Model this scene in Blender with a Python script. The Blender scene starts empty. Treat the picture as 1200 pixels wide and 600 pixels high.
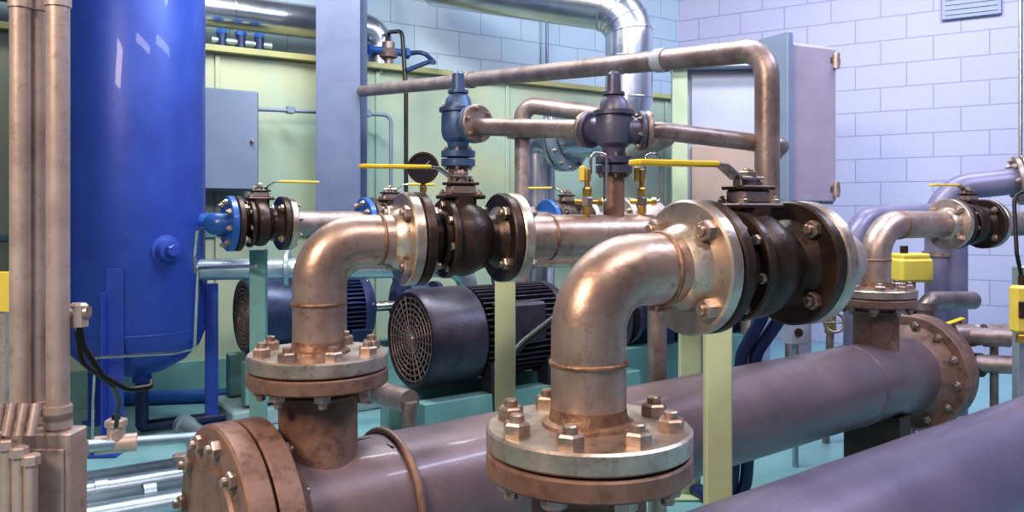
import bpy, bmesh, math, random
from mathutils import Vector, Matrix
random.seed(4)
V=Vector
H=1.25; F=950.0
def W(px,py,d):
    """image pixel unprojected from the camera at an assumed depth -> room coordinates (metres)"""
    return V(((px-600)/F*d, d, H-(py-250)/F*d))
def U(az): return V((math.sin(math.radians(az)),math.cos(math.radians(az)),0))
Z=V((0,0,1))

# ---------------------------------------------------------------- materials
MATS={}
def mat(name,c1,c2=None,rough=.5,metal=0.,scale=6.,bump=.15,fine=60.,lo=.35,hi=.65,coat=0.,rvar=.12,c3=None,c3lo=.54):
    m=bpy.data.materials.new(name); m.use_nodes=True
    nt=m.node_tree; N=nt.nodes; L=nt.links
    bs=N['Principled BSDF']
    tc=N.new('ShaderNodeTexCoord')
    n1=N.new('ShaderNodeTexNoise'); n1.inputs['Scale'].default_value=scale; n1.inputs['Detail'].default_value=7; n1.inputs['Roughness'].default_value=.65
    L.new(tc.outputs['Object'],n1.inputs['Vector'])
    r=N.new('ShaderNodeValToRGB'); r.color_ramp.elements[0].position=lo; r.color_ramp.elements[1].position=hi
    c2=c2 or tuple(x*.75 for x in c1)
    r.color_ramp.elements[0].color=(*c2,1); r.color_ramp.elements[1].color=(*c1,1)
    L.new(n1.outputs['Fac'],r.inputs['Fac']); col=r.outputs['Color']
    if c3:   # fine worn / rusty speckle
        n3=N.new('ShaderNodeTexNoise'); n3.inputs['Scale'].default_value=scale*5; n3.inputs['Detail'].default_value=8; n3.inputs['Roughness'].default_value=.75
        L.new(tc.outputs['Object'],n3.inputs['Vector'])
        r3=N.new('ShaderNodeValToRGB'); r3.color_ramp.elements[0].position=c3lo; r3.color_ramp.elements[1].position=c3lo+.16
        L.new(n3.outputs['Fac'],r3.inputs['Fac'])
        mx=N.new('ShaderNodeMix'); mx.data_type='RGBA'; L.new(r3.outputs['Color'],mx.inputs[0]); L.new(col,mx.inputs[6]); mx.inputs[7].default_value=(*c3,1)
        col=mx.outputs[2]
    L.new(col,bs.inputs['Base Color'])
    n2=N.new('ShaderNodeTexNoise'); n2.inputs['Scale'].default_value=fine; n2.inputs['Detail'].default_value=4
    L.new(tc.outputs['Object'],n2.inputs['Vector'])
    b=N.new('ShaderNodeBump'); b.inputs['Strength'].default_value=bump; b.inputs['Distance'].default_value=.004
    L.new(n2.outputs['Fac'],b.inputs['Height']); L.new(b.outputs['Normal'],bs.inputs['Normal'])
    mr=N.new('ShaderNodeMapRange'); mr.inputs['To Min'].default_value=max(.05,rough-rvar); mr.inputs['To Max'].default_value=rough+rvar
    L.new(n1.outputs['Fac'],mr.inputs['Value']); L.new(mr.outputs['Result'],bs.inputs['Roughness'])
    bs.inputs['Metallic'].default_value=metal
    bs.inputs['Coat Weight'].default_value=coat
    MATS[name]=m; return m
STEEL=mat('raw_steel_pipe',(.64,.51,.45),(.40,.28,.23),.40,.76,5,.22,c3=(.29,.19,.15))
STEELD=mat('weathered_steel',(.43,.35,.34),(.25,.19,.18),.44,.65,8,.25,c3=(.18,.13,.125))
FLG=mat('machined_flange_steel',(.68,.60,.53),(.45,.36,.30),.36,.82,9,.18,c3=(.33,.24,.19))
NUT=mat('zinc_nut',(.56,.46,.41),(.33,.24,.20),.38,.75,25,.1)
WELD=mat('weld_bead',(.38,.24,.17),(.18,.11,.08),.5,.6,40,.8)
BROWN=mat('brown_primer_paint',(.31,.19,.15),(.19,.115,.095),.48,.15,5,.3,c3=(.14,.08,.062),c3lo=.5)
HEAD=mat('mauve_header_paint',(.25,.185,.195),(.165,.125,.15),.40,.25,3,.15,coat=.15)
HEADP=mat('header_paint_blue_lit',(.21,.175,.255),(.15,.125,.20),.40,.25,2.5,.12,coat=.15)  # violet tint puts the blue light on the near header into its colour
BLACK=mat('black_cast_valve',(.085,.052,.042),(.032,.022,.02),.40,.45,9,.35,c3=(.11,.06,.042),c3lo=.6)
YEL=mat('yellow_vinyl_grip',(.85,.62,.05),(.72,.48,.03),.4,0,10,.05)
YELB=mat('yellow_enamel',(.80,.66,.12),(.70,.53,.10),.4,0,4,.05)
BLUE=mat('blue_tank_enamel',(.034,.080,.40),(.026,.056,.31),.42,.05,2.5,.08,coat=.15)
BLUE2=mat('blue_pipe_enamel',(.03,.13,.42),(.02,.08,.31),.38,.05,4,.1,coat=.2)
RVB=mat('slate_blue_cast',(.12,.20,.37),(.07,.115,.22),.42,.35,8,.3)
RVP=mat('plum_cast',(.15,.15,.23),(.09,.09,.15),.42,.4,8,.3)
PURP=mat('purple_pipe_paint',(.25,.24,.36),(.18,.17,.27),.40,.2,4,.1)
MINT=mat('mint_post_paint',(.56,.64,.42),(.47,.55,.36),.5,0,4,.1)
MINTP=mat('mint_panel',(.52,.52,.34),(.33,.47,.41),.5,0,.8,.05)
LIP=mat('olive_lip',(.45,.43,.20),(.33,.34,.18),.5,0,3,.05)
TEAL=mat('teal_frame',(.20,.38,.37),(.14,.29,.29),.5,0,3,.05)
CLAD=mat('aluminium_cladding',(.64,.67,.74),(.48,.52,.59),.24,.92,3,.1)
GALV=mat('galvanised_conduit',(.61,.50,.46),(.43,.33,.30),.42,.5,6,.12,c3=(.35,.26,.23))
GALVB=mat('galvanised_pipe',(.48,.57,.64),(.33,.41,.48),.36,.65,6,.12)
GREYP=mat('grey_enclosure_paint',(.22,.27,.38),(.18,.23,.33),.45,.1,2,.05)
COLM=mat('column_blue_grey',(.15,.19,.32),(.11,.145,.26),.5,.1,3,.1)
LAV=mat('lavender_cabinet',(.42,.36,.45),(.33,.28,.37),.42,.1,2,.05)
TAN=mat('tan_panel',(.50,.36,.29),(.41,.31,.26),.5,0,2,.05)
OFFW=mat('offwhite_panel',(.46,.48,.58),(.39,.42,.52),.5,0,2,.05)
MOT=mat('motor_charcoal',(.075,.064,.088),(.038,.033,.05),.38,.4,8,.2)
MOTB=mat('motor_navy',(.045,.06,.15),(.028,.04,.09),.38,.3,8,.2)
DARK=mat('dark_void',(.008,.008,.01),None,.8)
GRIL=mat('grille_steel',(.36,.27,.26),(.22,.16,.16),.4,.6,20,.1)
RUB=mat('black_rubber',(.014,.014,.016),None,.45)
HOSE=mat('blue_hose',(.02,.04,.14),None,.35)
BRASS=mat('brass',(.72,.50,.18),(.55,.35,.10),.3,.9,15,.1)
CHR=mat('bright_tubing',(.74,.70,.66),(.54,.50,.46),.22,.95,10,.05)
GLASS=mat('gauge_face',(.03,.03,.035),None,.15)
CONC=mat('plinth_concrete',(.30,.41,.42),(.23,.33,.35),.7,0,6,.3)
HOUSW=mat('added_housing_white',(.8,.8,.78),None,.5)  # plain white for the added lamp housings, no emission

# ---------------------------------------------------------------- mesh builder
def basis(a):
    a=a.normalized()
    u=V((0,0,1)) if abs(a.z)<.95 else V((1,0,0))
    e1=a.cross(u).normalized(); e2=e1.cross(a).normalized()
    return e1,e2
def fillet(pts,r,n=10):
    pts=[V(p) for p in pts]; out=[pts[0]]
    for i in range(1,len(pts)-1):
        p=pts[i]; a=(pts[i-1]-p); b=(pts[i+1]-p); la,lb=a.length,b.length; a.normalize(); b.normalize()
        ang=a.angle(b)
        if ang>3.1: out.append(p); continue
        t=min(r/math.tan(ang/2),la*.49,lb*.49); rr=t*math.tan(ang/2)
        c=p+(a+b).normalized()*(rr/math.sin(ang/2))
        s=p+a*t-c; e=p+b*t-c; tot=s.angle(e); ax=s.cross(e).normalized()
        for k in range(n+1):
            out.append(c+Matrix.Rotation(tot*k/n,3,ax)@s)
    out.append(pts[-1]); return out
class B:
    def __init__(s,name): s.n=name; s.bm=bmesh.new(); s.m=[]
    def mi(s,m):
        if m not in s.m: s.m.append(m)
        return s.m.index(m)
    def face(s,vs,m,sm):
        try: f=s.bm.faces.new(vs)
        except ValueError: return
        f.material_index=s.mi(m); f.smooth=sm
    def lathe(s,o,a,prof,m,seg=40,phase=0.,flat=False):
        a=a.normalized(); e1,e2=basis(a)
        groups=[[prof[0]]]
        for i in range(1,len(prof)):
            groups[-1].append(prof[i])
            if i<len(prof)-1:
                d1=V((prof[i][0]-prof[i-1][0],prof[i][1]-prof[i-1][1])); d2=V((prof[i+1][0]-prof[i][0],prof[i+1][1]-prof[i][1]))
                if d1.length>1e-9 and d2.length>1e-9 and d1.angle(d2)>math.radians(32): groups.append([prof[i]])
        for g in groups:
            rings=[]
            for (t,r) in g:
                if r<1e-6: rings.append([s.bm.verts.new(o+a*t)])
                else: rings.append([s.bm.verts.new(o+a*t+(e1*math.cos(phase+2*math.pi*k/seg)+e2*math.sin(phase+2*math.pi*k/seg))*r) for k in range(seg)])
            for A,C in zip(rings,rings[1:]):
                for k in range(seg):
                    k2=(k+1)%seg
                    if len(A)==1 and len(C)==1: continue
                    if len(A)==1: s.face([A[0],C[k],C[k2]],m,not flat)
                    elif len(C)==1: s.face([A[k],C[0],A[k2]],m,not flat)
                    else: s.face([A[k],C[k],C[k2],A[k2]],m,not flat)
    def cyl(s,p0,p1,r,m,seg=28,r2=None,bev=0.):
        p0=V(p0);p1=V(p1); a=p1-p0; L=a.length; r2=r if r2 is None else r2
        if bev: pr=[(0,0),(0,r-bev),(bev,r),(L-bev,r2),(L,r2-bev),(L,0)]
        else: pr=[(0,0),(0,r),(L,r2),(L,0)]
        s.lathe(p0,a,pr,m,seg)
    def flange(s,o,a,R,t,m,seg=56):
        b=.004; s.lathe(o,a,[(0,0),(0,R-b),(b,R),(t-b,R),(t,R-b),(t,0)],m,seg)
    def hexn(s,o,a,r,h,m=None,stud=0,ph=None):
        m=m or NUT; ph=random.random()*6 if ph is None else ph
        s.lathe(o,a,[(0,0),(0,r),(h*.82,r),(h,r*.86),(h,0)],m,6,ph,True)
        if stud: s.cyl(o+a.normalized()*h*.9,o+a.normalized()*(h+stud),r*.52,m,12,bev=r*.1)
    def bolts(s,o,a,Rc,n,hr,hh,ph=0.,stud=.008,m=None):
        e1,e2=basis(a)
        for k in range(n):
            t=ph+2*math.pi*k/n
            s.hexn(o+(e1*math.cos(t)+e2*math.sin(t))*Rc,a,hr,hh,m,stud)
    def tube(s,pts,r,m,seg=20,closed=False,rs=None):
        pts=[V(p) for p in pts]
        q=[pts[0]]; 
        for p in pts[1:]:
            if (p-q[-1]).length>1e-5: q.append(p)
        pts=q; n=len(pts); T=[]
        for i in range(n):
            if closed: d=pts[(i+1)%n]-pts[i-1]
            else: d=pts[min(i+1,n-1)]-pts[max(i-1,0)]
            T.append(d.normalized())
        e1,_=basis(T[0]); rings=[]
        for i in range(n):
            e1=(e1-T[i]*e1.dot(T[i])).normalized(); e2=T[i].cross(e1)
            rr=rs[i] if rs else r
            rings.append([s.bm.verts.new(pts[i]+(e1*math.cos(2*math.pi*k/seg)+e2*math.sin(2*math.pi*k/seg))*rr) for k in range(seg)])
        prs=list(zip(rings,rings[1:]))
        if closed: prs.append((rings[-1],rings[0]))
        for A,C in prs:
            for k in range(seg): s.face([A[k],C[k],C[(k+1)%seg],A[(k+1)%seg]],m,True)
        if not closed:
            for R_ in (rings[0],rings[-1]):
                s.face([s.bm.verts.new(v.co) for v in R_],m,False)
    def ring(s,o,a,R,r,m,n=40,seg=10):
        e1,e2=basis(a)
        s.tube([o+(e1*math.cos(2*math.pi*k/n)+e2*math.sin(2*math.pi*k/n))*R for k in range(n)],r,m,seg,True)
    def box(s,c,sz,m,az=None,ex=None,bev=.004,ez=None):
        """az: bearing of the local x axis"""
        if ex is None: ex=U(az) if az is not None else V((1,0,0))
        ex=ex.normalized(); ez=(ez or (Z if abs(ex.z)<.9 else V((0,1,0))))
        ey=ez.cross(ex).normalized(); ez=ex.cross(ey).normalized()
        M=Matrix(((ex.x*sz[0],ey.x*sz[1],ez.x*sz[2],c[0]),(ex.y*sz[0],ey.y*sz[1],ez.y*sz[2],c[1]),(ex.z*sz[0],ey.z*sz[1],ez.z*sz[2],c[2]),(0,0,0,1)))
        r=bmesh.ops.create_cube(s.bm,size=1,matrix=M); vs=set(r['verts'])
        fs=set(f for v in vs for f in v.link_faces); i=s.mi(m)
        for f in fs: f.material_index=i; f.smooth=False
        bev=min(bev,min(sz)*.3)
        if bev>0:
            es=list(set(e for v in vs for e in v.link_edges))
            rr=bmesh.ops.bevel(s.bm,geom=es,offset=bev,segments=1,affect='EDGES',profile=.5)
            for f in rr['faces']: f.material_index=i
    def bar(s,pts,w,t,m,wide=None):
        pts=[V(p) for p in pts]
        for p,q in zip(pts,pts[1:]):
            d=q-p; ex=d.normalized(); up=Z if abs(ex.z)<.95 else (wide or V((0,1,0)))
            s.box((p+q)/2,(d.length+t*.6,w,t),m,ex=ex,ez=up,bev=t*.25)
    def done(s):
        bmesh.ops.recalc_face_normals(s.bm,faces=s.bm.faces[:])
        vs=[v.co for v in s.bm.verts]
        mn=V([min(v[i] for v in vs) for i in range(3)]); mx=V([max(v[i] for v in vs) for i in range(3)])
        c=V(((mn.x+mx.x)/2,(mn.y+mx.y)/2,mn.z))
        bmesh.ops.translate(s.bm,verts=s.bm.verts[:],vec=-c)
        me=bpy.data.meshes.new(s.n); s.bm.to_mesh(me); s.bm.free()
        for m in s.m: me.materials.append(m)
        ob=bpy.data.objects.new(s.n,me); ob.location=c
        bpy.context.scene.collection.objects.link(ob); return ob

# ---------------------------------------------------------------- room shell
AZ=57.0
C=V((1.78,8.65,0)); Lw=C-U(AZ)*9.5; Rw=V((6.6,5.55,0)); WH=4.2
def wallmat(name,c1,c2,mortar):
    m=bpy.data.materials.new(name); m.use_nodes=True; nt=m.node_tree; N=nt.nodes; L=nt.links; bs=N['Principled BSDF']
    tc=N.new('ShaderNodeTexCoord'); br=N.new('ShaderNodeTexBrick')
    br.inputs['Scale'].default_value=1; br.inputs['Brick Width'].default_value=.44; br.inputs['Row Height'].default_value=.22
    br.inputs['Mortar Size'].default_value=.006; br.inputs['Mortar Smooth'].default_value=.4
    br.inputs['Color1'].default_value=(*c1,1); br.inputs['Color2'].default_value=(*c2,1); br.inputs['Mortar'].default_value=(*mortar,1)
    L.new(tc.outputs['Object'],br.inputs['Vector']); L.new(br.outputs['Color'],bs.inputs['Base Color'])
    nz=N.new('ShaderNodeTexNoise'); nz.inputs['Scale'].default_value=90; L.new(tc.outputs['Object'],nz.inputs['Vector'])
    ma=N.new('ShaderNodeMath'); ma.operation='MULTIPLY_ADD'; ma.inputs[1].default_value=-1.6; L.new(br.outputs['Fac'],ma.inputs[0]); L.new(nz.outputs['Fac'],ma.inputs[2])
    bp=N.new('ShaderNodeBump'); bp.inputs['Strength'].default_value=.5; bp.inputs['Distance'].default_value=.006
    L.new(ma.outputs[0],bp.inputs['Height']); L.new(bp.outputs['Normal'],bs.inputs['Normal']); bs.inputs['Roughness'].default_value=.6
    return m
def wall(name,p,q,m):
    d=(q-p); L=d.length; ex=d.normalized(); nrm=ex.cross(Z)
    me=bpy.data.meshes.new(name); t=-.15
    v=[(0,0,0),(L,0,0),(L,WH,0),(0,WH,0),(0,0,t),(L,0,t),(L,WH,t),(0,WH,t)]
    me.from_pydata(v,[],[(0,1,2,3),(7,6,5,4),(0,4,5,1),(1,5,6,2),(2,6,7,3),(3,7,4,0)])
    me.materials.append(m); ob=bpy.data.objects.new(name,me)
    ob.matrix_world=Matrix(((ex.x,0,nrm.x,p.x),(ex.y,0,nrm.y,p.y),(0,1,0,0),(0,0,0,1)))
    bpy.context.scene.collection.objects.link(ob)
WM=wallmat('painted_block_wall',(.455,.465,.635),(.435,.447,.62),(.32,.33,.48))
WM2=wallmat('painted_block_wall_cool',(.44,.56,.68),(.42,.54,.665),(.29,.39,.50))
wall('wall_back',Lw,C,WM2); wall('wall_right',C,Rw,WM)
FR_=V((6.6,-2.5,0)); FL_=V((Lw.x,-2.5,0))
wall('wall_side',Rw,FR_,WM); wall('wall_front',FR_,FL_,WM); wall('wall_left',FL_,Lw,WM2)
def slab(name,z0,z1,m):
    me=bpy.data.meshes.new(name); fl=[Lw,C,Rw,FR_,FL_]
    me.from_pydata([(p.x,p.y,z1) for p in fl]+[(p.x,p.y,z0) for p in fl],[],[(4,3,2,1,0),(5,6,7,8,9)]+[(i,(i+1)%5,(i+1)%5+5,i+5) for i in range(5)])
    me.materials.append(m); fo=bpy.data.objects.new(name,me); bpy.context.scene.collection.objects.link(fo)
slab('floor',-.1,0,mat('painted_floor',(.27,.50,.54),(.20,.42,.46),.34,0,1.5,.1,fine=30))
slab('ceiling',WH,WH+.1,mat('ceiling_paint',(.22,.22,.26),(.17,.17,.21),.7,0,2,.1))

# ---------------------------------------------------------------- ball valve
VR=.121
def ball_valve(o,a,L=.27,handle=1.,hdir=None,body=BLACK):
    """o = face of inlet end, a = flow axis"""
    b=B('ball_valve'); t=.026
    b.flange(o,a,VR,t,body); b.flange(o+a*(L-t),a,VR,t,body)
    b.lathe(o+a*t,a,[(0,.085),(.02,.066),(.035,.064),(.04,.078),(.05,.082),(L/2-t-.02,.098),(L/2-t,.102),(L/2-t+.02,.098),(L-2*t-.05,.082),(L-2*t-.035,.064),(L-2*t-.02,.066),(L-2*t,.085)],body,44)
    mid=o+a*(L/2)
    b.flange(mid-a*.055,a,.105,.02,body); 
    b.bolts(mid-a*.055,-a,.09,8,.010,.008,.2,0,NUT)
    b.bolts(o+a*t,a,.095,4,.017,.014,math.pi/4,.01); b.bolts(o+a*(L-t),-a,.095,4,.017,.014,math.pi/4,.01)
    side=a.cross(Z)
    b.cyl(mid+Z*.06,mid+Z*.108,.042,body,24)
    ex=a
    b.box(mid+Z*.110,(.115,.075,.012),body,ex=ex)
    for sx in (-.042,.042):
        for sy in (-.026,.026):
            b.hexn(mid+Z*.116+ex*sx+side*sy,Z,.009,.008,NUT,.006)
    b.box(mid+Z*.128,(.07,.05,.026),STEELD,ex=ex); b.box(mid+Z*.145,(.085,.058,.008),body,ex=ex)
    b.cyl(mid+Z*.14,mid+Z*.170,.013,STEELD,16); b.hexn(mid+Z*.166,Z,.018,.010,NUT,.005)
    for sx in (-.03,.03): b.hexn(mid+Z*.149+ex*sx,Z,.008,.010,NUT,.004)
    h=hdir or -a
    p0=mid+Z*.163
    b.bar([p0-h*.025,p0+h*.03,p0+h*.065+Z*.022,p0+h*.10+Z*.024],.032,.006,CHR)
    b.bar([p0+h*.09+Z*.024,p0+h*.27*handle+Z*.022],.034,.010,YEL)
    b.done()
    return o+a*L

def elbow_assembly(x,y,zf,az,zax,hl,zhead,Rb=.155,FR=.17,pr=.0625,t2=.036):
    """pipe stub from header, flange pair, long-radius elbow and raised flange"""
    a=U(az); o=V((x,y,0))
    n=B('header_branch_neck')
    n.cyl(o+Z*zhead,o+Z*(zf-2*t2-.004),.095,BROWN,44)
    n.ring(o+Z*(zf-2*t2-.028),Z,.096,.007,BROWN,44)
    n.flange(o+Z*(zf-2*t2-.004),Z,FR,t2,BROWN,64)
    n.bolts(o+Z*(zf-2*t2-.004),-Z,.135,8,.0215,.020,.3,.014,NUT)
    n.done()
    e=B('flanged_elbow_pipe')
    e.flange(o+Z*(zf-t2),Z,FR,t2,FLG,64)
    e.lathe(o+Z*zf,Z,[(0,.078),(.006,.076),(.010,.066),(.03,pr)],WELD,44)
    e.bolts(o+Z*zf,Z,.135,8,.0225,.021,.3,.012)
    P=fillet([o+Z*(zf-.01),V((x,y,zax)),V((x,y,zax))+a*(hl)],Rb,18)
    e.tube(P,pr,STEEL,44)
    e.ring(o+Z*(zax-Rb),Z,pr,.0045,WELD,44); e.ring(V((x,y,zax))+a*Rb,a,pr,.0045,WELD,44)
    f0=V((x,y,zax))+a*hl
    e.lathe(f0-a*.03,a,[(0,pr),(.012,pr+.012),(.03,pr+.018)],FLG,44)
    e.flange(f0,a,VR,.030,FLG); e.bolts(f0,-a,.095,4,.019,.017,math.pi/4,.008)
    e.done()
    return f0+a*.033

# headers ------------------------------------------------------
hd=V((.789,.614,0)).normalized(); HZ=H-.745; HR=.17
h1=V((-.4755,1.99,HZ)); h2=V((.127,1.345,HZ))
def header(o,t0,t1,m,endm,strap=True):
    b=B('pipe_header'); R=.262
    b.tube([o+hd*t0,o+hd*(t1)],HR,m,64)
    for t,s in ((t0,-1),(t1,1)):
        q=o+hd*t
        b.lathe(q-hd*s*.05,hd*s,[(0,HR),(.04,HR+.03),(.05,HR+.05)],endm,56)
        b.flange(q if s>0 else q-hd*.058,hd,R,.058,endm,72)
        q2=q+hd*s*.064
        b.lathe(q2,hd*s,[(0,0),(0,R-.004),(.004,R),(.052,R),(.058,R-.006),(.058,.17),(.066,.165),(.07,0)],endm,72)
        b.bolts(q2+hd*s*.058,hd*s,.222,12,.020,.018,.13,.012)
        b.bolts(q,-hd*s,.222,12,.020,.018,.13,.01)
    for t in (t0+.75,t1-.30):
        q=o+hd*t
        b.box(V((q.x,q.y,(HZ-HR+.03)/2)),(.10,.26,HZ-HR+.03),BLACK,ex=hd)
        b.box(V((q.x,q.y,.008)),(.2,.36,.016),BLACK,ex=hd)
    return b
b=header(h1,-.130,2.97,HEAD,BROWN)
b.ring(h1+hd*.19,hd,HR+.007,.010,BROWN,64)
b.tube([h1+Z*.17+hd*.1,h1+Z*.168+hd*.14,h1+Z*.155+hd*.17-V((-.614,.789,0))*.07],.004,RUB,8)
b.ring(h1+hd*2.45,hd,HR,.005,HEAD,60)
b.done()
header(h2,-.30,3.3,HEADP,BROWN).done()

zf=H-.350
# three branch assemblies
end=elbow_assembly(.127,1.345,zf,60,H-.097,.206,HZ+.12,Rb=.15)
a=U(60); p=ball_valve(end,a,.258)
b=B('discharge_pipe')
p=p+a*.003; b.flange(p,a,VR,.030,FLG); b.bolts(p+a*.03,a,.095,4,.019,.017,math.pi/4,.008)
q=p+a*.03+a*.09; aw=U(14)
b.tube(fillet([p+a*.02,q,q+aw*4.3,q+aw*4.3-Z*1.15],.095,14),.0625,STEEL,40)
b.done()
zl=H-.066
end=elbow_assembly(-.4755,1.99,zf+.01,64,zl,.212,HZ+.12)
a=U(64); p=ball_valve(end,a,.265,1.0)
b=B('discharge_pipe')
p=p+a*.003; b.flange(p,a,VR,.030,FLG); b.bolts(p+a*.03,a,.095,4,.019,.017,math.pi/4,.008)
q=V((-.4755,1.99,zl))+a*1.14; aw=U(12)
b.tube(fillet([p+a*.02,q,q+aw*3.4,q+aw*3.4-Z*1.15],.15,14),.0625,STEEL,40)
b.ring(p+a*.13,a,.0625,.004,WELD)
b.done()
xr,yr=1.625,3.62
end=elbow_assembly(xr,yr,zf+.015,62,H-.052,.50,HZ+.12)
a=U(62); p=ball_valve(end,a,.265)
b=B('discharge_pipe'); p=p+a*.003; b.flange(p,a,VR,.030,FLG); b.bolts(p+a*.03,a,.095,4,.019,.017,math.pi/4,.008)
b.tube(fillet([p+a*.02,p+a*.7,p+a*.7-Z*1.18],.15,14),.0625,STEELD,36); b.done()

# supports -----------------------------------------------------
def post(px,d,w,ytop,m,az=60,arm=None):
    b=B('support_post'); t=W(px,ytop,d)
    b.box(V((t.x,t.y,t.z/2)),(w,w*.6,t.z),m,az=az,bev=.003)
    b.box(V((t.x,t.y,.006)),(w*2.2,w*2,.012),m,az=az)
    for s in (-1,1):
        for q in (-1,1): b.hexn(V((t.x,t.y,.012))+U(az)*w*.8*s+U(az+90)*w*.7*q,Z,.01,.01)
    b.done()
post(841,1.93,.062,300,MINT,90)
post(592,2.68,.068,300,MINT,90)
post(303,3.72,.072,292,TEAL,90)
post(808,3.6,.09,300,MINT,90)

# relief valves -----------------------------------------------
def relief_valve(base,s,az,m,zin):
    b=B('relief_valve'); o=V(base)
    pr=[(-.145,0),(-.145,.062),(-.120,.062),(-.120,.04),(-.112,.04),(-.112,.062),(-.09,.062),(-.088,.036),(-.06,.04),(-.045,.056),(-.02,.062),(.03,.062),(.05,.060),(.052,.070),(.066,.070),(.068,.052),(.10,.045),(.118,.030),(.12,.038),(.13,.038),(.132,.024),(.19,.022),(.20,.014),(.20,0)]
    b.lathe(o,Z,[(t*s,r*s) for t,r in pr],m,36)
    b.bolts(o-Z*.09*s,Z,.050*s,6,.008*s,.008*s,0,.006); b.bolts(o-Z*.145*s,-Z,.050*s,6,.008*s,.008*s,0,.006)
    b.bolts(o+Z*.066*s,Z,.060*s,6,.007*s,.007*s,0,.004)
    a=U(az)
    b.cyl(o,o+a*.085*s,.045*s,m,28); b.flange(o+a*.085*s,a,.068*s,.018*s,m,36)
    b.flange(o+a*.105*s,a,.068*s,.018*s,STEELD,36)
    b.bolts(o+a*.123*s,a,.054*s,6,.008*s,.008*s,.3,.005); b.bolts(o+a*.085*s,-a,.054*s,6,.008*s,.008*s,.3,.005)
    b.cyl(V((o.x,o.y,zin)),o-Z*.145*s,.036*s,BROWN,24)
    b.done()
r1=W(537,148,2.95); r2=V((-.4755,1.99,0))+U(64)*.86; r2.z=1.492
azc=math.degrees(math.atan2(r2.x-r1.x,r2.y-r1.y))
relief_valve(r1,1.0,azc,RVB,1.10)
relief_valve(r2,.86,84,RVP,zl+.05)
b=B('relief_vent_pipe'); d=(r2-r1).normalized()
b.tube([r1+d*.12,r2-d*.11],.030,STEELD,28); b.flange(r2-d*.118,d,.055,.016,STEELD,36); b.flange(r2-d*.10,d,.055,.016,RVP,36); b.cyl(r2-d*.09,r2-d*.03,.038,RVP)
b.bolts(r2-d*.118,-d,.044,6,.007,.007,.2,.005); b.done()
b=B('relief_vent_pipe'); d2=U(68)
b.tube(fillet([r2+U(84)*.1,r2+U(84)*.14,r2+U(84)*.14+d2*.44-Z*.03,r2+U(84)*.14+d2*.44+U(15)*2.6-Z*.03,r2+U(84)*.14+d2*.44+U(15)*2.6-Z*1.44],.06),.027,STEELD,28); b.done()

# long overhead pipe ------------------------------------------
b=B('overhead_line_pipe')
pl=W(424,107,5.64); pc=W(899,58,2.48); lw=V((pc.x,pc.y,H-.06))
b.tube(fillet([pl,pc,lw,lw+U(20)*3.6,lw+U(20)*3.6-Z*1.17],.10,14),.0375,STEELD,32)
dd=(pc-pl).normalized(); k=pl+dd*(pc-pl).length*.86
b.lathe(k,dd,[(0,.0375),(0,.043),(.05,.043),(.05,.0375)],OFFW,32)
k=pl+dd*(pc-pl).length*.45; b.lathe(k,dd,[(0,.0375),(0,.043),(.04,.043),(.04,.0375)],STEELD,32)
b.done()

# tank ---------------------------------------------------------
tc=V((-2.14,4.6,0)); TR=.375
prof=[(.33,0),(.335,.06),(.36,.16),(.42,.27),(.50,.345),(.58,TR),(3.05,TR),(3.15,.33),(3.24,.2),(3.28,0)]
def tank_legs(b,c0,angs):
    for ang in angs:
        u=V((math.cos(math.radians(ang)),math.sin(math.radians(ang)),0)); s=V((-u.y,u.x,0)); c=c0+u*(TR+.005)
        b.box(c+s*.03+Z*.48,(.010,.09,.96),BLUE,ex=u,bev=.002); b.box(c+u*.03-s*.012+Z*.42,(.07,.010,.84),BLUE,ex=u,bev=.002)
        b.box(c+u*.02+Z*.008,(.14,.14,.016),BLUE,ex=u)
b=B('pressure_tank')
b.lathe(tc,Z,prof,BLUE,96)
b.ring(tc+Z*.60,Z,TR,.003,BLUE,90,8)
tank_legs(b,tc,(-84,24,144))
u=V((.76,-.65,0)).normalized(); c=tc+u*(TR-.01)+Z*(H-.2)
b.lathe(c,u,[(0,.085),(.01,.083),(.014,.066),(.03,.064),(.05,.055),(.06,.0)],BLUE,36); b.hexn(c+u*.06,u,.034,.03,BLUE)
b.cyl(tc+V((.05,-.02,.30)),tc+V((.05,-.02,.36)),.05,BLUE); b.cyl(tc+V((.05,-.02,.05)),tc+V((.05,-.02,.33)),.035,MOTB)
b.tube(fillet([tc+V((.05,-.02,.07)),tc+V((.05,-.02,.045)),tc+V((.5,.25,.045))],.03),.033,MOTB)
b.done()
b=B('pressure_tank'); t2=V((-3.30,4.45,0))
b.lathe(t2,Z,prof,BLUE,72); tank_legs(b,t2,(-80,40,160)); b.done()

# instrument tubing
b=B('instrument_tubing')
b.tube(fillet([W(300,312,3.6),W(232,314,3.9),W(228,408,4.0),W(205,414,4.1),W(112,419,4.15)],.03,6),.0085,CHR,10)
b.tube(fillet([W(296,265,3.5),W(231,268,3.9),W(228,300,3.95),W(229,320,3.95)],.03,6),.008,CHR,10)
b.tube(fillet([W(112,419,4.15),W(109,470,4.15),W(109,529,4.15)],.02,5),.0085,CHR,10)
b.done()

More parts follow.
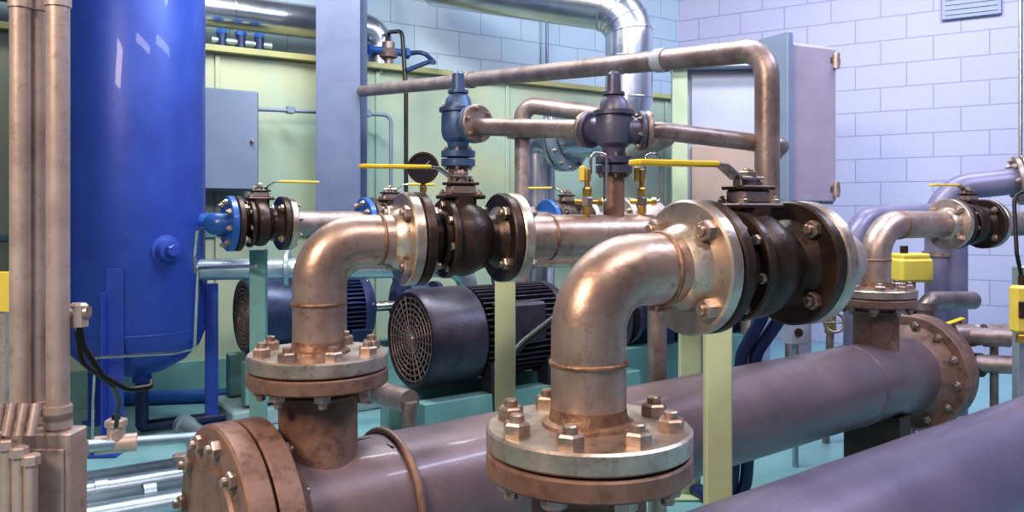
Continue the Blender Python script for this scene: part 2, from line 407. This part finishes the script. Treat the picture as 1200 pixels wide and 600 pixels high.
# conduits at left ---------------------------------------------
b=B('conduit_bundle'); dC=1.7
for px,r,dy in ((24,.0205,0),(45,.0195,.03),(68,.0225,-.01)):
    x=(px-600)/F*(dC+dy); 
    b.cyl(V((x,dC+dy,.0)),V((x,dC+dy,WH-.01)),r,GALV,32)
    for z in (H-.43,H-.445): b.lathe(V((x,dC+dy,z)),Z,[(0,r),(0,r+.005),(.03,r+.005),(.03,r)],GALV,28)
    b.lathe(V((x,dC+dy,H+.43)),Z,[(0,r),(0,r+.003),(.05,r+.003),(.05,r)],GALV,28)
x=(66-600)/F*dC
b.box(V((x+.003,dC-.01,.40)),(.10,.07,.80),GALV,az=90); b.box(V((x,dC-.048,.42)),(.085,.008,.7),GALV,az=90)
for i,px in enumerate((-6,8,22,36)):
    x=(px-600)/F*1.6
    b.cyl(V((x,1.6,0)),V((x,1.6,.80-.015*i)),.0125,GALV,20)
    b.hexn(V((x,1.6,.80-.015*i)),Z,.018,.02,GALV); b.cyl(V((x,1.6,.81)),V((x,1.62,.87)),.009,GALV,14)
b.box(V(((44-600)/F*dC,dC+.05,.74)),(.15,.03,.04),GALV,az=90)
b.box(V(((40-600)/F*dC,dC+.085,1.6)),(.04,.04,3.2),GALV,az=90)
c=W(92,366,1.72); b.cyl(W(78,366,1.70),c,.012,GALV,16)
b.lathe(c-Z*.03,Z,[(0,0),(0,.020),(.045,.020),(.05,.014),(.05,0)],GALV,8,0,True); b.cyl(c,c+V((.022,0,0)),.014,NUT,12)
b.tube(fillet([c-Z*.02,W(97,405,1.75),W(120,440,1.8),W(150,457,1.85),W(178,453,1.9),W(176,447,1.92)],.06,6),.0065,RUB,12)
b.tube(fillet([W(90,386,1.76),W(96,425,1.8),W(132,452,1.9),W(140,470,2.0),W(136,500,2.1)],.06,6),.0055,RUB,12)
b.done()
b=B('conduit_tee_line')
b.tube([W(92,523,2.2),W(235,512,2.5)],.016,GALVB,20)
c=W(136,520,2.29); b.cyl(c-V((.05,.02,0)),c+V((.05,.02,0)),.026,GALV,20); b.cyl(c,c+Z*.055,.024,GALV,20); b.hexn(c+Z*.05,Z,.03,.02,GALV); b.cyl(c+Z*.06,W(136,498,2.29)+Z*.03,.012,RUB,14)
c=W(92,523,2.2); b.cyl(V((c.x,c.y,0)),c,.016,GALVB,16)
c=W(225,513,2.47); b.cyl(V((c.x,c.y,0)),c,.016,GALVB,16); b.done()

# floor pipes ---------------------------------------------------
nn=V((.57,-.82,0))
for i in range(4):
    o=V((-2.45,3.27,.05))+nn*(.165*i)+V((.30,.2,0))*(i*.45); r=.044
    e=o+U(AZ)*(1.05)
    b=B('floor_pipe'); b.tube(fillet([o-U(AZ)*.5,e,e+Z*(.10 if i%2 else .02)],.05),r,GALVB,28)
    b.lathe(o+U(AZ)*.5,U(AZ),[(0,r),(0,r+.008),(.05,r+.008),(.05,r)],GALVB,24); b.hexn(e+Z*(.09 if i%2 else .03),Z,.040,.03,GALV)
    b.done()
for (p,q,r,m) in ((W(215,458,4.6),W(285,500,3.9),.05,GALVB),(W(60,480,5.2),W(290,455,5.4),.045,BLUE2)):
    b=B('floor_pipe'); p.z=q.z=r; b.tube([p,q],r,m,24); b.lathe(p,(q-p),[(0,r),(0,r+.01),(.06,r+.01),(.06,r)],m,24); b.done()
b=B('floor_pipe'); p=W(400,440,3.5); q=W(480,470,3.1); p.z=q.z=H-.72
b.tube([p,q],.045,STEELD,28); b.lathe(p+(q-p)*.35,(q-p),[(0,.045),(0,.062),(.05,.062),(.05,.045)],STEELD,24); b.cyl(V((p.x,p.y,0)),p,.03,STEELD); b.cyl(V((q.x,q.y,0)),q,.03,STEELD)
b.hexn(p+(q-p)*.4,Z,.05,.09,STEELD); b.done()

# rear valve row ------------------------------------------------
ar=U(AZ); o=V((-1.285,3.5,1.205)); 
b=B('manifold_pipe')
b.tube(fillet([V((-1.80,4.62,1.205)),V((-1.56,4.60,1.205)),o+V((-.005,.01,0)),o+ar*.07],.07,10),.048,BLUE2,32)
b.flange(o+ar*.05,ar,.121,.03,BLUE2); b.bolts(o+ar*.05,-ar,.095,8,.014,.014,.2,.008)
s0=.083+.225
b.flange(o+ar*s0,ar,.121,.03,FLG); b.bolts(o+ar*(s0+.03),ar,.095,8,.014,.014,.2,.008)
b.tube([o+ar*(s0+.02),o+ar*.70],.055,STEELD,32); b.flange(o+ar*.68,ar,.121,.03,BLUE2); b.bolts(o+ar*.68,-ar,.095,8,.014,.014,.2,.008)
b.flange(o+ar*.94,ar,.121,.03,BLUE2); b.tube([o+ar*.96,o+ar*1.75],.055,STEELD,32)
b.flange(o+ar*1.75,ar,.121,.03,BLUE2); b.flange(o+ar*2.02,ar,.121,.03,FLG); b.tube([o+ar*2.03,o+ar*2.3],.055,STEELD,28)
b.flange(o+ar*2.28,ar,.14,.035,FLG); b.flange(o+ar*2.33,ar,.14,.035,FLG); b.bolts(o+ar*2.28,-ar,.11,8,.015,.015,.2,.008)
b.lathe(o+ar*2.36,ar,[(0,.06),(.03,.12),(.10,.14),(.2,.12),(.22,.06)],GALV,32)
b.tube(fillet([o+ar*2.5,o+ar*2.95,o+ar*2.95-Z*1.2],.15),.055,STEELD,28)
b.done()
hd2=U(80)
ball_valve(o+ar*.083,ar,.222,.95,hdir=hd2); ball_valve(o+ar*.713,ar,.222,.8,hdir=hd2); ball_valve(o+ar*1.785,ar,.222,.8,hdir=-hd2)
b=B('suction_pipe'); p=V((-1.80,4.60,.93)); 
b.tube(fillet([p,p+U(82)*1.55,p+U(82)*1.55-Z*.92],.12),.060,GALVB,32)
b.flange(p+U(82)*.5,U(82),.11,.025,GALVB); b.done()
b=B('bypass_pipe'); p=W(395,304,3.0); q=W(770,301,3.05)
b.tube(fillet([p-Z*1.07,p,q,q-Z*1.07],.10),.036,STEEL,28)
c=V((r1.x,r1.y,p.z)); b.cyl(c-V((.06,0,0)),c+V((.06,0,0)),.048,STEELD); b.done()

# pressure gauge & instruments ----------------------------------
b=B('pressure_gauge'); g=W(496,197,2.55); f=V((.1,-1,.05)).normalized()
b.lathe(g-f*.025,f,[(0,0),(0,.045),(.004,.048),(.035,.048),(.04,.05),(.045,.048),(.045,.042),(.04,.04),(.04,0)],BLACK,40)
b.lathe(g+f*.0155,f,[(0,.04),(.001,0)],GLASS,36); b.bar([g+f*.019,g+f*.019+V((.02,0,.02))],.003,.002,OFFW)
b.cyl(g-Z*.045,g-Z*.11,.008,BRASS,12); b.hexn(g-Z*.075,Z,.012,.02,BRASS)
b.tube(fillet([g-Z*.10,g-Z*.14,V((r1.x,r1.y,g.z-.14))],.02),.006,CHR,10); b.done()
def inst(px,d,ytop,m,zb,cap):
    b=B('instrument_valve'); t=W(px,ytop,d); q=V((t.x,t.y,zb)); 
    b.cyl(q,t,.008,BRASS,14); L=t.z-zb
    for k,rr in ((.15,.014),(.35,.017),(.6,.013)): b.hexn(q+Z*L*k,Z,rr,.025,BRASS if k!=.35 else CHR)
    b.cyl(q+Z*L*.45+V((-.035,0,0)),q+Z*L*.45+V((.035,0,0)),.008,BRASS,12); b.hexn(q+Z*L*.45+V((.03,0,0)),V((1,0,0)),.013,.014,BRASS)
    b.cyl(t,t+Z*.035,.011,m,16,bev=.003); b.box(t+Z*.02+V((-.014,0,0)),(.018,.016,.045),cap)
    h=t.z
    b.tube(fillet([q+Z*L*.45+V((.035,0,0)),V((t.x+.055,t.y,q.z+L*.45)),V((t.x+.055,t.y,h+.08)),V((t.x+.01,t.y,h+.08)),V((t.x+.01,t.y,h+.02))],.02,6),.0045,CHR,10)
    b.done()
pp=V((-.4755,1.99,0))+U(64)*.77; inst(688,pp.y-.03,212,BRASS,zl+.05,YELB)
pp=V((-.4755,1.99,0))+U(64)*.97; inst(752,pp.y,212,BRASS,zl+.05,BRASS)

# motors ---------------------------------------------------------
def motor(o,az,R,L,m):
    a=U(az); s=a.cross(Z)
    b=B('electric_motor')
    b.lathe(o,a,[(.012,0),(.012,R*.86)],DARK,48)
    b.lathe(o,a,[(.012,R*.86),(0,R*.86),(0,R*.93),(.03,R),(.32*L,R),(.32*L,R*.88)],m,56)
    for k in range(7): b.ring(o+a*.006,a,R*(.16+.11*k),.0045,GRIL,36,6)
    b.lathe(o,a,[(.012,0.001),(-.002,R*.1),(.01,R*.14)],GRIL,24)
    e1,e2=basis(a)
    for k in range(24):
        t=2*math.pi*k/24; u=e1*math.cos(t)+e2*math.sin(t); b.bar([o+a*.005+u*R*.12,o+a*.005+u*R*.86],.005,.006,GRIL)
    b.cyl(o+a*.3*L,o+a*.86*L,R*.84,m,48)
    nf=48
    for k in range(nf):
        t=2*math.pi*k/nf; u=e1*math.cos(t)+e2*math.sin(t)
        if u.z<-.85: continue
        b.box(o+a*(.59*L)+u*R*.90,(.50*L,.007,R*.16),m,ex=a,ez=u,bev=.001)
    b.lathe(o+a*.84*L,a,[(0,R*.84),(0,R*.99),(.05*L,R*.99),(.09*L,R*.9),(.12*L,R*.5),(.13*L,R*.4),(.16*L,R*.38),(.16*L,0)],m,48)
    b.bolts(o+a*.89*L,a,R*.93,8,.014,.012,.2,.005)
    b.cyl(o+a*.99*L,o+a*1.19*L,.035,CHR,20)
    b.box(o+a*.52*L+s*(R*.98)+Z*R*.3,(.24,.14,.2),m,ex=a,bev=.012)
    b.ring(o+a*.55*L+Z*(R*1.02+.02),a,.03,.009,m,20,8)
    for t in (.42,.8):
        for w in (-1,1): b.box(V((0,0,0))+o+a*t*L+s*w*R*.72-Z*(R*.78),(.12,.10,R*.6),m,ex=a,bev=.006)
    c=o+a*.7*L; zt=o.z-R*1.08
    for w in (-1,1): b.box(V((c.x,c.y,zt/2+.06))+s*w*R*.72,(L*1.5,.09,zt-.12),TEAL,ex=a)
    b.box(V((c.x,c.y,.05)),(L*1.7,R*2.2,.10),CONC,ex=a,bev=.01)
    b.done()
    p=B('centrifugal_pump'); q=o+a*1.2*L
    p.lathe(q,a,[(0,0),(0,.10),(.03,.14),(.05,.20),(.12,.215),(.19,.20),(.21,.13),(.30,.10),(.30,.15),(.33,.15),(.33,0)],m,40)
    p.cyl(q+a*.12-s*.12,q+a*.12-s*.12+Z*.32,.07,m,28); p.flange(q+a*.12-s*.12+Z*.30,Z,.12,.03,m); p.bolts(q+a*.12-s*.12+Z*.33,Z,.1,8,.012,.012)
    p.box(V((q.x,q.y,(o.z-.18+.12)/2))+a*.12,(.16,.26,o.z-.18-.10),m,ex=a)
    p.done()
motor(W(480,398,3.9),54,.245,.92,MOT)
motor(W(284,370,4.95),56,.235,.85,MOTB)
motor(V((.62,5.35,.64)),56,.235,.85,MOTB)

# steel column --------------------------------------------------
b=B('steel_column'); c=V((-1.215,5.80,0)); h=4.2
for s in (-1,1): b.box(c+V((0,.13*s,h/2)),(.31,.018,h),COLM,az=90,bev=.002)
b.box(c+Z*h/2,(.014,.25,h),COLM,az=90,bev=.001); b.box(c+Z*.012,(.4,.36,.024),COLM,az=90); b.done()

# mint plant enclosure -------------------------------------------
e0=V((-2.14,5.6,0))-ar*1.5; EL=5.95; ET=2.37; nb=V((-ar.y,ar.x,0))
b=B('plant_enclosure')
c=e0+ar*EL/2+nb*.35
b.box(c+Z*(ET/2),(EL,.7,ET),MINTP,ex=ar)
b.box(c+Z*(ET+.02)-nb*.03,(EL+.06,.78,.045),LIP,ex=ar)
for t in (.4,1.6,2.8,4.0,5.2,5.85):
    b.box(e0+ar*t-nb*.008+Z*(ET/2),(.035,.018,ET-.04),MINTP,ex=ar)
b.box(e0+ar*EL/2-nb*.01+Z*.12,(EL,.03,.24),TEAL,ex=ar)
b.box(e0+ar*EL/2-nb*.008+Z*1.1,(EL,.02,.04),TEAL,ex=ar)
b.done()
b=B('electrical_box'); c=W(262,165,5.52)
b.box(c,(.42,.2,.68),GREYP,ex=ar,bev=.01); b.box(c-nb*.105,(.40,.012,.66),GREYP,ex=ar,bev=.004)
b.cyl(c-nb*.11+ar*.16,c-nb*.14+ar*.16,.012,NUT,12)
b.box(c+nb*.16,(.3,.16,.06),GREYP,ex=ar); b.done()
b=B('conduit_run'); b.tube(fillet([W(300,128,5.60),W(440,134,6.10),W(458,135,6.12),W(458,230,6.12),W(455,300,6.12)],.06),.014,GREYP,12)
for q in (W(340,129,5.74),W(430,133,6.06)): b.box(q,(.05,.06,.05),GREYP,ex=ar)
b.done()
b=B('control_valve_cluster'); c=W(455,75,6.35); c.z=ET+.10
b.cyl(V((c.x,c.y,ET+.04)),c,.03,STEELD); b.lathe(c,Z,[(0,0),(0,.07),(.04,.08),(.07,.05),(.12,.05),(.12,0)],STEELD,24); b.cyl(c-ar*.14+Z*.05,c+ar*.18+Z*.05,.03,BLUE2); b.hexn(c-ar*.14+Z*.05,-ar,.045,.04,BLUE2); b.hexn(c+ar*.14+Z*.05,ar,.045,.04,BLUE2)
b.tube(fillet([c+ar*.18+Z*.05,c+ar*.3+Z*.08,c+ar*.36-Z*.02-nb*.1,c+ar*.2-Z*.06-nb*.3,c+ar*.0-Z*.15-nb*.32],.08),.018,HOSE,12)
b.tube(fillet([c+Z*.12,c+Z*.2,c-nb*.25+Z*.16,c-nb*.32-Z*.3,c-nb*.32-Z*1.2],.08),.016,RUB,12); b.done()
b=B('solenoid_valve_bank'); c=W(282,52,5.75); c.z=ET+.04
for i in range(3):
    q=c+ar*(.13*i-.13); b.cyl(q,q+Z*.11,.035,MOTB,16); b.hexn(q+Z*.10,Z,.04,.03,BLUE2); 
b.cyl(c-ar*.2+Z*.05,c+ar*.22+Z*.05,.022,GALVB,16); b.done()

# insulated ducts -------------------------------------------------
b=B('insulated_pipe'); p=V((-2.18,5.72,H+1.45)); 
P=fillet([p-ar*1.6,p+ar*1.33,p+ar*1.33-Z*.30],.14); b.tube(P,.125,CLAD,40)
for t in (-1,-.4,.2,.8): b.ring(p+ar*t,ar,.126,.004,CLAD,40,6)
q=p+ar*1.33-Z*.30; b.cyl(q,q-Z*.05,.13,CLAD)
b.done()
b=B('insulated_pipe')
c0=W(737,12,6.0); P=fillet([c0+V((-1.5,.55,.35)),c0,V((c0.x,c0.y,H+.62)),W(668,160,6.3)],.26,16); b.tube(P,.175,CLAD,48)
for z in (H+1.15,H+.85): b.ring(V((c0.x,c0.y,z)),Z,.177,.006,CLAD,48,6)
for i in (3,7,11,15): 
    d=(P[i+1]-P[i]).normalized(); b.ring(P[i],d,.177,.005,CLAD,48,6)
d=V((-.75,.62,0)).normalized(); q=P[-1]; b.flange(q,d,.27,.04,GALVB,48); b.flange(q+d*.05,d,.27,.04,CLAD,48); b.bolts(q,-d,.24,12,.018,.016)
q=q+d*.07; b.tube(fillet([q-d*.02,q+d*.25,V((q.x,q.y,.05))+d*.25],.2),.14,CLAD,36)
b.done()
b=B('vent_elbow_pipe')
b.tube(fillet([W(612,160,5.2),W(612,122,5.2),W(690,132,5.0),W(785,160,5.0),W(785,165,5.0)+U(0)*2.6],.12),.055,STEELD,28); b.flange(W(612,162,5.2),Z,.1,.03,STEELD); b.cyl(W(612,162,5.2)-Z*1.7,W(612,162,5.2),.05,STEELD)
b.done()
b=B('conduit_riser')
b.cyl(V((W(641,0,7.6).x,7.6,ET)),V((W(641,0,7.6).x,7.6,3.5)),.015,GREYP,12); b.done()

# cabinets right ----------------------------------------------------
b=B('switchgear_cabinet'); c=W(845,160,6.9); wz=H+1.22; wx=.74
b.box(V((c.x,c.y+.15,wz/2)),(wx,.28,wz),OFFW,az=96)
b.box(V((c.x-.36,c.y-.02,wz/2)),(.13,.08,wz),MINT,az=96); b.box(V((c.x+.36,c.y-.07,wz/2)),(.06,.06,wz),GREYP,az=96)
b.box(V((c.x+.03,c.y-.01,H+.90)),(.56,.03,.56),OFFW,az=96); b.box(V((c.x+.03,c.y-.012,H+.30)),(.56,.03,.55),TAN,az=96)
b.box(V((c.x,c.y-.03,wz+.02)),(wx+.1,.3,.04),OFFW,az=96)
b.cyl(V((c.x+.25,c.y-.05,H+.6)),V((c.x+.25,c.y-.09,H+.6)),.03,NUT,16); b.done()
b=B('electrical_enclosure'); c=W(938,147,5.3); ex=U(64)
b.box(c,(.44,.16,1.03),LAV,ex=ex,bev=.008); sd=V((ex.y,-ex.x,0)); b.box(c+sd*.09,(.42,.03,1.0),LAV,ex=ex,bev=.008)
b.box(c-ex*.235+sd*.02,(.05,.26,1.12),GREYP,ex=ex,bev=.005)
for z in (-.42,.42): b.cyl(c+ex*.2+sd*.11+Z*(z-.05),c+ex*.2+sd*.11+Z*(z+.05),.025,NUT,14); b.box(c+ex*.20+sd*.09+Z*z,(.10,.03,.05),NUT,ex=ex)
b.box(V((c.x,c.y,(c.z-.5)/2)),(.10,.10,c.z-.5),LAV,ex=ex); b.box(V((c.x,c.y,.01)),(.3,.3,.02),LAV,ex=ex); b.done()

# right side piping -------------------------------------------------
b=B('cooling_water_pipe'); dq=4.9
b.tube(fillet([W(1100,345,dq)-Z*.72,W(1100,222,dq),W(1230,208,dq-.15),W(1400,206,dq-.4),W(1400,206,dq-.4)-Z*1.3],.20,14),.078,PURP,36)
q=W(1190,212,dq-.1); d=(W(1230,208,dq-.15)-W(1130,222,dq)).normalized(); b.flange(q,d,.145,.03,STEELD); b.flange(q+d*.035,d,.145,.03,FLG); b.bolts(q,-d,.12,8,.016,.016)
b.lathe(W(1100,300,dq),Z,[(0,.078),(0,.09),(.03,.09),(.03,.078)],STEELD); b.done()
b=B('cooling_water_pipe'); dq=4.5
b.tube(fillet([W(1003,300,dq)-Z*.95,W(1003,256,dq),W(1120,250,dq+.35),W(1120,250,dq+.35)-Z*1.2],.15,12),.065,PURP,32); b.done()
b=B('drain_pipe'); dq=4.35
b.tube(fillet([W(1085,352,dq)-Z*.7,W(1085,352,dq),W(1140,352,dq+.2)],.07),.05,STEELD,28); b.lathe(W(1085,352,dq)-Z*.05,Z,[(0,.06),(.04,.06)],STEELD); b.done()
b=B('sample_line'); dq=4.15
b.tube([W(1100,392,dq),W(1290,398,dq-.25)],.042,STEELD,28)
for x in (1128,1165): 
    q=W(x,393,dq-.03); b.cyl(q-V((.05,0,0)),q+V((.05,0,0)),.058,STEELD); b.hexn(q+V((.05,0,0)),V((1,0,0)),.06,.03,STEELD)
b.cyl(W(1128,393,dq),W(1128,375,dq),.018,STEELD); b.bar([W(1128,373,dq),W(1108,380,dq-.05)],.03,.008,YEL)
b.tube(fillet([W(1115,450,dq),W(1120,425,dq-.05),W(1290,432,dq-.3)],.05),.045,STEELD,28); b.cyl(W(1135,427,dq-.07),W(1150,428,dq-.07),.06,BLACK)
for p_ in (W(1165,393,dq),W(1165,428,dq-.1),W(1115,450,dq)): b.cyl(V((p_.x,p_.y,0)),p_,.02,STEELD,14)
b.done()
b=B('valve_actuator'); q=W(1066,316,4.4)
b.box(q,(.20,.14,.13),YELB,az=80,bev=.015); b.box(q+Z*.075,(.17,.12,.03),YELB,az=80,bev=.01); b.cyl(V((q.x,q.y,0)),q-Z*.06,.03,STEELD); b.cyl(q+V((-.04,-.02,.085)),q+V((-.04,-.02,.13)),.02,BLACK); b.done()
b=B('gas_detector'); q=W(1198,362,2.9)
b.box(q,(.075,.05,.17),YELB,az=90,bev=.01); b.box(q+Z*.0-V((.01,.028,0)),(.04,.01,.06),BLACK,az=90); b.cyl(q+Z*.085,q+Z*.12,.014,BLACK,14); b.tube(fillet([q+Z*.1,q+Z*.2+V((-.02,0,0)),q+Z*.42+V((.0,.05,0)),q+Z*.42+V((.3,.1,0))],.05),.007,RUB,10)
b.box(V((q.x+.03,q.y+.06,(q.z+.15)/2)),(.04,.04,q.z+.15),GALVB,az=90); b.hexn(q-Z*.12,Z,.02,.03,BRASS); b.done()
b=B('hanger_rod'); q=W(1196,0,5.2); b.cyl(V((q.x,q.y,H+.20)),V((q.x,q.y,4.2)),.012,CHR,12); b.hexn(V((q.x,q.y,H+.24)),Z,.03,.03); b.done()
b=B('air_vent_grille'); nR=(Rw-C).normalized(); nr=nR.cross(Z); q=C+nR*2.72+nr*.03; q.z=H+1.88
b.box(q,(.46,.05,.30),GREYP,ex=nR)
for k in range(6): b.box(q+nr*.03+Z*(-.11+.044*k),(.40,.02,.012),OFFW,ex=nR)
b.done()

# hoses, cables -------------------------------------------------------
b=B('rubber_hose')
for k in (0,1):
    b.tube(fillet([W(925-k*22,330,3.25),W(915-k*22,372,3.25),W(885-k*16,415,3.3),V((W(872-k*16,440,3.35).x,3.35,.03)),V((W(800,440,3.6).x,3.7,.03))],.15,8),.026,HOSE,16)
b.done()
b=B('motor_cable'); b.tube(fillet([W(700,352,3.55),W(655,368,3.3),W(612,402,3.2),W(580,440,3.1),W(583,500,3.05),V((-.1,3.0,.02)),V((-.6,3.3,.02))],.16,8),.015,RUB,14)
b.done()
b=B('handwheel_valve'); q=W(978,378,4.3); ax=V((-.2,-1,.1)).normalized()
b.ring(q,ax,.05,.009,STEELD,28); b.cyl(q+ax*.0,q-ax*.12,.012,STEELD); b.bar([q-V((.05,0,0)),q+V((.05,0,0))],.01,.008,STEELD); b.cyl(q-ax*.12-Z*.06,q-ax*.12+Z*.06,.03,BRASS); b.cyl(V((q.x,q.y+.12,0)),q-ax*.12-Z*.05,.02,STEELD); b.done()
b=B('junction_box'); q=W(932,388,4.0); b.box(q,(.10,.08,.12),OFFW,az=80); b.cyl(q-V((0,.04,0)),q-V((0,.05,0)),.02,BLACK); b.cyl(V((q.x,q.y,0)),q-Z*.06,.015,GALVB); b.done()
b=B('warning_sign'); q=W(-2,342,2.6); b.box(q,(.09,.01,.13),YELB,az=90); b.box(V((q.x,q.y+.02,(q.z)/2)),(.03,.03,q.z),GALV,az=90); b.done()

# ---------------------------------------------------------------- lights
def area(name,loc,tgt,size,pw,col,sy=None):
    l=bpy.data.lights.new(name,'AREA'); l.shape='RECTANGLE'; l.size=size; l.size_y=sy or size; l.energy=pw; l.color=col
    o=bpy.data.objects.new(name,l); o.location=loc; o.rotation_euler=(V(tgt)-V(loc)).to_track_quat('-Z','Y').to_euler(); bpy.context.scene.collection.objects.link(o)
    if sy:
        f=B('added_light_housing'); n=(V(loc)-V(tgt)).normalized(); ax=(o.rotation_euler.to_matrix()@V((1,0,0)))  # housing box and rods added over an unseen area light
        f.box(V(loc)+n*.06,(size+.06,sy+.06,.07),HOUSW,ex=ax,ez=n,bev=.01)
        for w in (-.4,.4):
            q=V(loc)+ax*size*w+n*.09; f.cyl(q,V((q.x,q.y,WH)),.008,CHR,10)
        f.done()
area('ceiling_light_warm',(-2.0,-.6,3.3),(0,2.0,.9),.9,130,(1,.78,.58))
area('added_highlight_strip',(1.3,.2,3.9),(.9,1.8,.8),2.2,55,(1,.88,.84),.25)  # unseen strip added to give the elbows highlights
area('ceiling_light_right',(3.2,2.6,3.9),(2.2,3.6,.5),2.4,85,(.68,.74,1),.3)
area('ceiling_light_mid',(.2,3.6,3.9),(.2,4.2,0),2.6,100,(.86,.95,1),.3)
area('ceiling_light_rear',(-1.4,4.2,3.9),(-1,6.2,.8),2.2,88,(1,.97,.88),.3)
area('ceiling_light_back',(2.6,5.2,3.9),(3.2,7.4,1.2),2.2,88,(.86,.87,1),.3)
w=bpy.data.worlds.new('room_ambient'); bpy.context.scene.world=w; w.use_nodes=True
w.node_tree.nodes['Background'].inputs[0].default_value=(.50,.60,.95,1); w.node_tree.nodes['Background'].inputs[1].default_value=.3

cam=bpy.data.cameras.new('camera'); co=bpy.data.objects.new('camera',cam); bpy.context.scene.collection.objects.link(co)
co.location=(0,0,H); co.rotation_euler=(math.radians(90),0,0); cam.sensor_width=36; cam.lens=36*F/1200; cam.shift_y=-50/1200; cam.clip_start=.05
bpy.context.scene.camera=co
vs=bpy.context.scene.view_settings; vs.view_transform='Standard'
for lk in ('Medium High Contrast','Standard - Medium High Contrast'):
    try: vs.look=lk; break
    except Exception: pass
